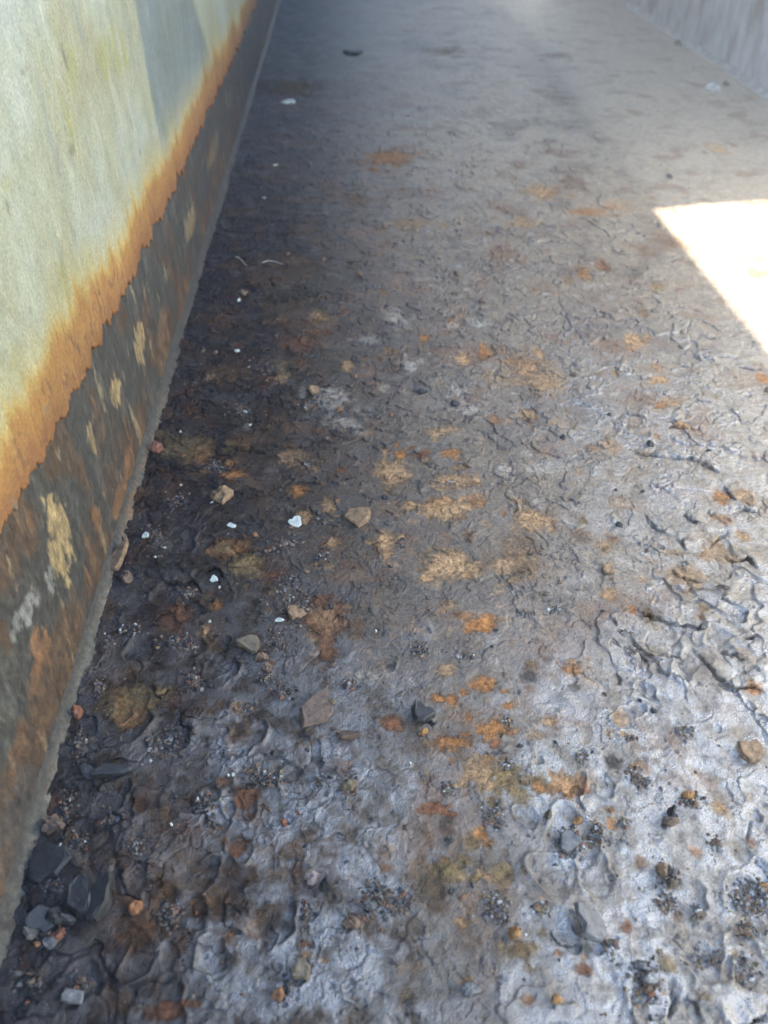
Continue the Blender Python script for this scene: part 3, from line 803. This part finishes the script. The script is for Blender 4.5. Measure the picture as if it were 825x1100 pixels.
chip('rust_flake', 299, 1070, 14, 15, 'slab', 'orange', 'orange chip at the bottom, below the olive yellow flake', 'rust flake', -30, .006, (4, 4))
chip('pebble', 597, 1074, 12, 14, 'pebble', 'ochre', 'rounded yellow-orange pebble alone at the bottom edge', 'pebble', 0, .010)
chip('rust_lump', 553, 1002, 14, 20, 'lump', 'ochre', 'bright amber rust lump on the dull brown strip', 'rust lump', 15, .010)
chip('scale_slab', 631, 997, 30, 44, 'slab', 'grey', 'big grey tilted slab with a wide black gap under its left side', 'scale slab', 28, .007, (10, 22))
chip('pebble', 739, 855, 14, 11, 'pebble', 'ochre', 'tan-orange pebble crowning a small grit pile at right', 'pebble', 10, .009)
chip('pebble', 746, 864, 9, 8, 'pebble', 'tan', 'smaller tan pebble just below the tan-orange one', 'pebble', 0, .006)
chip('pebble', 718, 884, 18, 13, 'pebble', 'brown', 'smooth brown pebble under a black chip', 'pebble', -8, .010)
chip('scale_flake', 720, 873, 9, 12, 'lump', 'black', 'small black pointed chip above the smooth brown pebble', 'scale flake', 0, .010)
chip('pebble', 710, 933, 11, 22, 'pebble', 'tan', 'upright oval tan pebble among grey crumbs', 'pebble', 5, .010)
chip('pebble', 721, 949, 12, 13, 'lump', 'olive', 'olive crumb right below the upright oval tan pebble', 'pebble', 0, .008)
chip('pebble', 721, 938, 10, 10, 'lump', 'grey', 'grey crumb right of the upright oval tan pebble', 'pebble', 0, .007)
chip('pebble', 819, 951, 10, 7, 'pebble', 'ochre', 'ochre pebble in the grit at the right edge', 'pebble', 0, .006)
chip('pebble', 767, 906, 11, 9, 'lump', 'brown', 'brown crumb between the grit piles at lower right', 'pebble', 0, .007)
chip('rust_crumb', 679, 821, 6, 6, 'lump', 'ochre', 'tiny amber crumb on pale floor above the grit pile at right', 'rust crumb')
chip('rust_lump', 620, 882, 10, 9, 'lump', 'ochre', 'ochre lump at the top of the ringed grit hollow', 'rust lump', 0, .008)
chip('pebble', 588, 876, 9, 12, 'pebble', 'olive', 'olive pebble outside the upper left of the ringed grit hollow', 'pebble', 10, .008)
chip('scale_flake', 612, 905, 22, 24, 'slab', 'grey', 'grey broken flake lying in a ringed hollow of grit', 'scale flake', -30, .005, (6, -5))
chip('pebble', 397, 972, 16, 17, 'lump', 'grey', 'blue-grey stone at the left of a rusty grit pile', 'pebble', 0, .010)
chip('scale_lump', 377, 990, 22, 22, 'lump', 'brown', 'dark brown lump below the blue-grey stone', 'scale lump', 0, .010)
chip('rust_lump', 305, 883, 9, 13, 'lump', 'red', 'rusty red pebble standing on the blue-glinting floor', 'rust lump', 0, .009)
chip('rust_crumb', 320, 872, 6, 7, 'lump', 'red', 'tiny red-brown crumb up and right of the rusty red pebble', 'rust crumb')
chip('rust_crumb', 488, 844, 8, 7, 'lump', 'ochre', 'orange crumb on a black and white cluster of grit', 'rust crumb')
chip('scale_flake', 483, 902, 10, 9, 'lump', 'black', 'small black flake on the brown floor', 'scale flake')
chip('scale_flake', 452, 770, 22, 22, 'slab', 'black', 'curled black scale flake left of the orange rust blotches', 'scale flake', -40, .006, (-14, 12))
chip('rust_flake', 454, 787, 12, 8, 'lump', 'ochre', 'small ochre flake below the curled black scale', 'rust flake', 20, .006)
chip('scale_flake', 454, 422, 10, 4, 'slab', 'black', 'small black bar-shaped flake in the middle distance', 'scale flake', 0, .005)
chip('scale_flake', 489, 434, 9, 5, 'slab', 'black', 'small black flake beside the pale smear in the middle distance', 'scale flake', 10, .005)
chip('scale_flake', 432, 394, 6, 5, 'lump', 'black', 'tiny black crumb at the left of a round pale spot', 'scale flake')
chip('rust_flake', 337, 421, 12, 8, 'slab', 'tan', 'small tan flake among black and white flecks left of centre', 'rust flake', 10, .007)
chip('rust_flake', 317, 659, 20, 12, 'slab', 'tan', 'tan flake lying on a bed of dark grit', 'rust flake', -18, .005, (6, 5))
chip('rust_flake', 270, 694, 24, 14, 'slab', 'olive', 'broad olive-brown flake at the edge of a dark hollow', 'rust flake', -8, .009, (8, -4))
chip('rust_lump', 281, 706, 15, 11, 'lump', 'brown', 'brown lump just below the broad olive-brown flake', 'rust lump', 0, .009)
chip('rust_crumb', 287, 718, 12, 10, 'lump', 'brown', 'dark brown crumb lowest of three below the olive-brown flake', 'rust crumb', 0, .008)
chip('rust_crumb', 357, 755, 10, 7, 'lump', 'olive', 'olive crumb at the right of the dark oval flake', 'rust crumb', 20, .006)
# black slabs of scale in the lower left corner
chip('scale_slab', 112, 968, 28, 52, 'slab', 'black', 'largest upright black slab in the corner heap, leaning right', 'scale slab', -20, .010, (12, -10))
chip('scale_slab', 86, 970, 24, 46, 'slab', 'black', 'narrow ridged black slab left of the largest one', 'scale slab', 22, .013, (10, 14))
chip('scale_slab', 55, 928, 42, 44, 'slab', 'black', 'broad flat black plate at the top of the corner heap', 'scale slab', 10, .007, (3, -4))
chip('scale_slab', 68, 985, 34, 26, 'lump', 'black', 'wide black wedge in the middle of the corner heap', 'scale slab', -15, .012)
chip('scale_slab', 47, 990, 30, 28, 'slab', 'black', 'black slab at the left end of the corner heap', 'scale slab', -30, .010, (8, 8))
chip('scale_flake', 35, 1003, 14, 17, 'lump', 'grey', 'light grey chip at the foot of the weld beside the black slabs', 'scale flake', 0, .010)
chip('rust_flake', 65, 1006, 16, 11, 'slab', 'red', 'orange-red chip tucked under the black wedge', 'rust flake', 10, .006, (6, 0))
chip('rust_crumb', 41, 1014, 9, 9, 'lump', 'orange', 'tiny orange crumb between the two grey chips', 'rust crumb')
chip('scale_flake', 55, 1015, 17, 11, 'slab', 'grey', 'flat grey chip below the orange-red chip', 'scale flake', -8, .006)
chip('scale_flake', 80, 1072, 28, 17, 'sliver', 'grey', 'oblong blue-grey chip near the bottom left', 'scale flake', -8, .006, (4, 4))
chip('scale_lump', 18, 1046, 20, 15, 'lump', 'black', 'black lump against the wall foot near the bottom left', 'scale lump', 0, .008)
chip('rust_lump', 146, 974, 14, 20, 'lump', 'orange', 'vivid red-orange rust lump right of the corner heap', 'rust lump', 0, .010)
chip('scale_slab', 120, 832, 40, 13, 'slab', 'black', 'long black bar of scale lying across the floor near the weld', 'scale slab', 6, .009, (4, 0))
chip('scale_lump', 57, 885, 24, 26, 'lump', 'brown', 'rounded brown lump above the broad black plate', 'scale lump', 0, .012)
chip('rust_lump', 85, 766, 13, 15, 'lump', 'red', 'red rust lump at the weld, far up from the corner heap', 'rust lump', 0, .012)
chip('scale_flake', 95, 830, 14, 20, 'slab', 'black', 'thin black flake leaning by the long black bar', 'scale flake', 40, .006, (14, 0))
chip('scale_lump', 87, 1052, 12, 12, 'lump', 'brown', 'brown crumb above the oblong blue-grey chip', 'scale lump')
chip('scale_slab', 505, 1062, 22, 20, 'lump', 'grey', 'grey lump on the dull brown strip near the bottom', 'scale lump', 0, .006)
chip('scale_flake', 660, 1012, 9, 12, 'lump', 'brown', 'brown crumb at the right foot of the big grey slab', 'scale flake')
chip('pebble', 700, 1050, 16, 16, 'lump', 'pale', 'pale crumb in the grit by the bottom right crack', 'pebble', 0, .008)
chip('pebble', 687, 1036, 14, 16, 'lump', 'grey', 'grey crumb highest in the grit by the bottom right crack', 'pebble', 0, .008)
chip('pebble', 693, 1064, 9, 9, 'lump', 'tan', 'small tan crumb lowest in the grit by the bottom right crack', 'pebble', 0, .006)
chip('paint_chip', 311, 110, 14, 4, 'slab', 'white', 'distant white chip on the far dark floor near the wall', 'paint chip', 0, .006)
chip('scale_flake', 380, 57, 22, 4, 'slab', 'black', 'distant dark flat flake far along the floor', 'scale flake', 8, .008)
chip('scale_flake', 719, 190, 6, 5, 'lump', 'black', 'dark crumb on grey floor above the sunlit patch', 'scale flake')
chip('rust_lump', 766, 96, 14, 7, 'lump', 'pale', 'pale crumb on far floor near the right wall', 'rust lump', 0, .018)
chip('scale_flake', 780, 91, 7, 4, 'lump', 'black', 'dark crumb beside the pale one near the right wall', 'scale flake')
chip('scale_flake', 728, 47, 8, 4, 'lump', 'black', 'dark crumb against the right wall weld', 'scale flake')

SPK = [(257, 324), (255, 379), (264, 442), (269, 457), (194, 464), (228, 541), (167, 600), (130, 680), (226, 669), (211, 729), (246, 834), (251, 834),
       (404, 679), (284, 829), (441, 821), (185, 888), (477, 851), (296, 178), (284, 213), (236, 632), (66, 910), (60, 915), (92, 905)]
sp0 = None
for i, (x, y) in enumerate(SPK):
    s = random.uniform(1.8, 3.0) * (1 if y > 300 else .9)
    chip('paint_speck', x, y, s * 1.1, s, 'slab', 'white', 'tiny white speck of paint on the dark floor', 'paint speck', random.uniform(0, 180), .0025, group='tiny white specks of paint', sink=-.05)

CRUMB = [('black', 'tiny black crumb of scale lying on the floor'), ('brown', 'tiny brown crumb of scale lying on the floor'), ('orange', 'tiny orange crumb of rust lying on the floor')]
for i in range(110):
    x = random.uniform(230, 825); y = random.uniform(270, 1085)
    x = x if random.random() < .6 else random.uniform(120, 420)
    if x < 110 - (y - 650) * .31 + 22 or (x > 700 and y < 400):
        continue
    m, lab = random.choices(CRUMB, (5, 5, 1))[0]
    s = random.uniform(3, 6.5)
    chip('scale_crumb', x, y, s * 1.3, s, 'lump', m, lab, 'crumb', random.uniform(0, 180), group='loose %s crumbs' % m)


def fibre(name, pts, label, rad):
    cu = bpy.data.curves.new(name, 'CURVE'); cu.dimensions = '3D'; cu.bevel_depth = rad; cu.bevel_resolution = 2
    sp = cu.splines.new('POLY'); P = []
    pts = [(*at(*p),) for p in pts]
    for k in range(len(pts) - 1):
        for s in range(4):
            P.append((pts[k][0] + (pts[k + 1][0] - pts[k][0]) * s / 4, pts[k][1] + (pts[k + 1][1] - pts[k][1]) * s / 4))
    P.append(pts[-1])
    sp.points.add(len(P) - 1)
    for q, (x, y) in zip(sp.points, P):
        q.co = (x, y, ground(x, y) + rad * 1.6, 1)
    tmp = bpy.data.objects.new('tmp', cu); COL.objects.link(tmp)
    dg = bpy.context.evaluated_depsgraph_get()
    me = bpy.data.meshes.new_from_object(tmp.evaluated_get(dg))
    bpy.data.objects.remove(tmp)
    me.materials.clear(); me.materials.append(CM['pale'])
    o = bpy.data.objects.new(name, me); me.name = name
    return tag(link(o), label, 'fibre')


fibre('fibre', [(253, 278), (256, 278), (260, 281), (263, 285), (265, 286)], 'short hooked pale fibre on the dark floor near the wall', .0009)
fibre('fibre', [(282, 283), (288, 281), (296, 282), (305, 285)], 'longer gently curved pale fibre right of the hooked one', .0009)

# ------------------------------------------------------------------ GRIT: far too many grains to count
HEAPS = [(340, 433, 18, 8, 90), (365, 462, 16, 5, 60), (405, 448, 8, 4, 30), (330, 500, 16, 8, 60), (382, 498, 5, 4, 26), (345, 600, 9, 8, 60), (305, 585, 24, 12, 120),
         (310, 625, 16, 14, 110), (300, 645, 22, 10, 90), (320, 650, 22, 14, 160), (300, 690, 18, 12, 110), (285, 730, 16, 12, 90), (265, 760, 9, 8, 60), (430, 585, 9, 8, 40),
         (208, 730, 13, 12, 90), (185, 690, 20, 10, 60), (205, 690, 10, 10, 60), (180, 800, 24, 20, 110), (200, 640, 14, 8, 50), (140, 680, 18, 8, 60), (115, 690, 12, 12, 60),
         (105, 740, 12, 18, 60), (85, 800, 12, 30, 90), (70, 870, 14, 26, 90), (85, 905, 16, 10, 90), (60, 950, 14, 14, 50), (50, 1000, 22, 18, 70), (30, 1060, 20, 20, 60),
         (220, 860, 14, 14, 90), (225, 885, 10, 12, 50), (185, 985, 16, 16, 70), (145, 910, 14, 14, 50), (120, 880, 20, 14, 60), (90, 1060, 12, 14, 60), (275, 830, 16, 12, 110),
         (290, 838, 18, 8, 90), (375, 845, 14, 14, 90), (345, 840, 10, 8, 40), (305, 745, 12, 8, 50), (375, 735, 14, 7, 70), (410, 965, 24, 18, 220), (425, 975, 12, 10, 60),
         (385, 990, 14, 10, 60), (328, 985, 8, 22, 90), (310, 1060, 12, 12, 40), (480, 848, 8, 8, 40), (450, 698, 12, 8, 60), (500, 705, 14, 6, 50), (460, 660, 6, 5, 20),
         (545, 775, 8, 6, 40), (545, 822, 8, 5, 40), (535, 875, 10, 20, 110), (525, 880, 8, 8, 40), (530, 975, 14, 16, 90), (540, 985, 10, 10, 50), (613, 905, 20, 18, 220),
         (640, 895, 10, 12, 70), (635, 905, 18, 8, 60), (668, 885, 8, 5, 40), (625, 815, 7, 10, 50), (680, 830, 10, 8, 70), (690, 840, 12, 8, 50), (740, 860, 14, 9, 110),
         (735, 785, 12, 9, 60), (680, 793, 10, 4, 30), (718, 945, 12, 12, 90), (718, 972, 10, 12, 90), (750, 982, 8, 12, 70), (805, 965, 26, 22, 260), (767, 908, 8, 10, 40),
         (800, 1000, 16, 12, 70), (695, 1055, 20, 28, 200), (655, 1020, 8, 12, 60), (760, 1030, 16, 10, 60), (800, 1040, 16, 14, 60), (580, 975, 10, 8, 50), (820, 955, 10, 14, 60),
         (670, 680, 6, 5, 20), (595, 655, 10, 4, 26), (585, 640, 6, 4, 20), (735, 605, 6, 4, 12), (565, 660, 10, 4, 20), (480, 520, 16, 4, 26), (680, 700, 7, 6, 30), (540, 520, 14, 5, 20),
         (290, 400, 24, 12, 60), (230, 500, 18, 10, 60), (190, 540, 18, 16, 70), (170, 580, 22, 16, 90), (260, 440, 26, 16, 70), (350, 560, 14, 6, 30), (400, 310, 20, 5, 30)]
gv, gf, gm = [], [], []
GK = ['black', 'brown', 'grey', 'red', 'olive', 'pale', 'tan']


def grain(x, y, s, k):
    r = random
    z = ground(x, y)
    n0 = len(gv)
    ax, ay, az = s * r.uniform(.6, 1.3), s * r.uniform(.6, 1.2), s * r.uniform(.45, 1.0)
    a = r.uniform(0, 6.28); ca, sa = math.cos(a), math.sin(a)
    base = [(1, 0, .1), (.2, .9, -.1), (-.9, .3, .1), (-.4, -.9, -.1), (.6, -.7, 0), (.2, .1, 1), (-.3, -.2, .8), (0, 0, -.6)]
    for bx, by, bz in base:
        bx += r.uniform(-.3, .3); by += r.uniform(-.3, .3); bz += r.uniform(-.2, .2)
        gv.append((x + (bx * ca - by * sa) * ax / 2, y + (bx * sa + by * ca) * ay / 2, z + s * .12 + bz * az / 2))
    for f in ((0, 1, 5), (1, 2, 5), (2, 6, 5), (2, 3, 6), (3, 4, 6), (4, 0, 5), (4, 5, 6), (1, 0, 7), (2, 1, 7), (3, 2, 7), (4, 3, 7), (0, 4, 7)):
        gf.append(tuple(n0 + i for i in f)); gm.append(k)


def pick(px, py):
    w = (7, 6, 2, .7, 1.5, .3, .4) if px < 480 else (1.6, 3, 4, .4, 3, 1.3, 1.4)
    return random.choices(range(7), w)[0]


for hx, hy, rx, ry, n in HEAPS:
    for k in range(int(n * 1.7)):
        a = random.uniform(0, 6.28); q = abs(random.gauss(0, .52))
        x, y = hx + math.cos(a) * q * rx, hy + math.sin(a) * q * ry
        wx0, wy0 = at(x, y)
        if wx0 < LX + .016:
            continue
        grain(wx0, wy0, random.choice((.0016, .002, .0024, .003, .0042)) * random.uniform(.8, 1.25) * (1 + .3 * (hy < 500)), pick(x, y))
for k in range(1500):                                        # a thin scatter, thickest along the foot of the wall
    if random.random() < .3:
        y = random.uniform(300, 1095); x = 110 - (y - 650) * .315 + abs(random.gauss(0, 22)) + 12
    else:
        x = random.uniform(100, 825); y = random.uniform(280, 1098)
        if x > 420 and random.random() < .45:
            continue
    wx0, wy0 = at(x, y)
    if wx0 < LX + .018 or wx0 > RX - .02:
        continue
    grain(wx0, wy0, random.choice((.0012, .0016, .002, .0028)) * (1 + .4 * (y < 450)), pick(x, y))
me = bpy.data.meshes.new('grit'); me.from_pydata(gv, [], gf)
for k in GK:
    me.materials.append(CM[k])
me.polygons.foreach_set('material_index', gm); me.update()
tag(link(bpy.data.objects.new('grit', me)), 'dark rusty grit and crumbs scattered in heaps over the floor', 'grit', None, 'stuff')

# ------------------------------------------------------------------ light, sky, camera
EL, AZ_DY = math.atan2(WALL_H, .62 - LX), .06                # the left wall's top edge throws the shadow's long edge
d = Vector((1, AZ_DY, -math.tan(EL))).normalized()           # direction the sunlight travels
sun = bpy.data.lights.new('sun', 'SUN'); sun.energy = 5.0; sun.angle = math.radians(.9); sun.color = (1, .94, .84)
so = bpy.data.objects.new('sun', sun); so.rotation_euler = d.to_track_quat('-Z', 'Y').to_euler(); so.location = (-2, 0, 3); COL.objects.link(so)
w = bpy.data.worlds.new('World'); S.world = w; w.use_nodes = True
nt = w.node_tree; bg = nt.nodes['Background']
sky = nt.nodes.new('ShaderNodeTexSky'); sky.sky_type = 'NISHITA'; sky.sun_disc = False
sky.sun_elevation = math.asin(-d.z)
sky.sun_rotation = math.atan2(-d.x, -d.y)
nt.links.new(sky.outputs[0], bg.inputs['Color']); bg.inputs['Strength'].default_value = .115; sky.dust_density = .6; sky.ozone_density = 2.5

hz = box('added_haze', -1.9, 2.1, -2.9, 6.8, -1.0, 1.8, bpy.data.materials.new('veil_haze'), None, .01)  # added haze volume, stands in for lens veil
hm = hz.data.materials[0]; hm.use_nodes = True; hn = hm.node_tree; hn.nodes.remove(hn.nodes['Principled BSDF'])
pv = hn.nodes.new('ShaderNodeVolumePrincipled'); pv.inputs['Color'].default_value = (.86, .88, .90, 1); pv.inputs['Density'].default_value = .028
hn.links.new(pv.outputs[0], hn.nodes['Material Output'].inputs['Volume'])
tag(hz, 'thin added haze standing in for lens veil', None, None, 'stuff')

cam = bpy.data.cameras.new('camera'); co = bpy.data.objects.new('camera', cam); COL.objects.link(co)
cam.sensor_fit = 'VERTICAL'; cam.sensor_height = 36; cam.lens = F / 1100 * 36
co.location = (0, 0, CAM_H); co.rotation_euler = (math.pi / 2 - PITCH, 0, -YAW)
cam.clip_start = .01; cam.clip_end = 500
cam.dof.use_dof = True; cam.dof.focus_distance = .76; cam.dof.aperture_fstop = 5.8
S.camera = co
S.render.resolution_x, S.render.resolution_y = 768, 1024
S.view_settings.view_transform = 'Standard'; S.view_settings.look = 'None'; S.view_settings.gamma = 1; S.view_settings.exposure = 3.4
S.cycles.max_bounces = 8; S.cycles.diffuse_bounces = 5
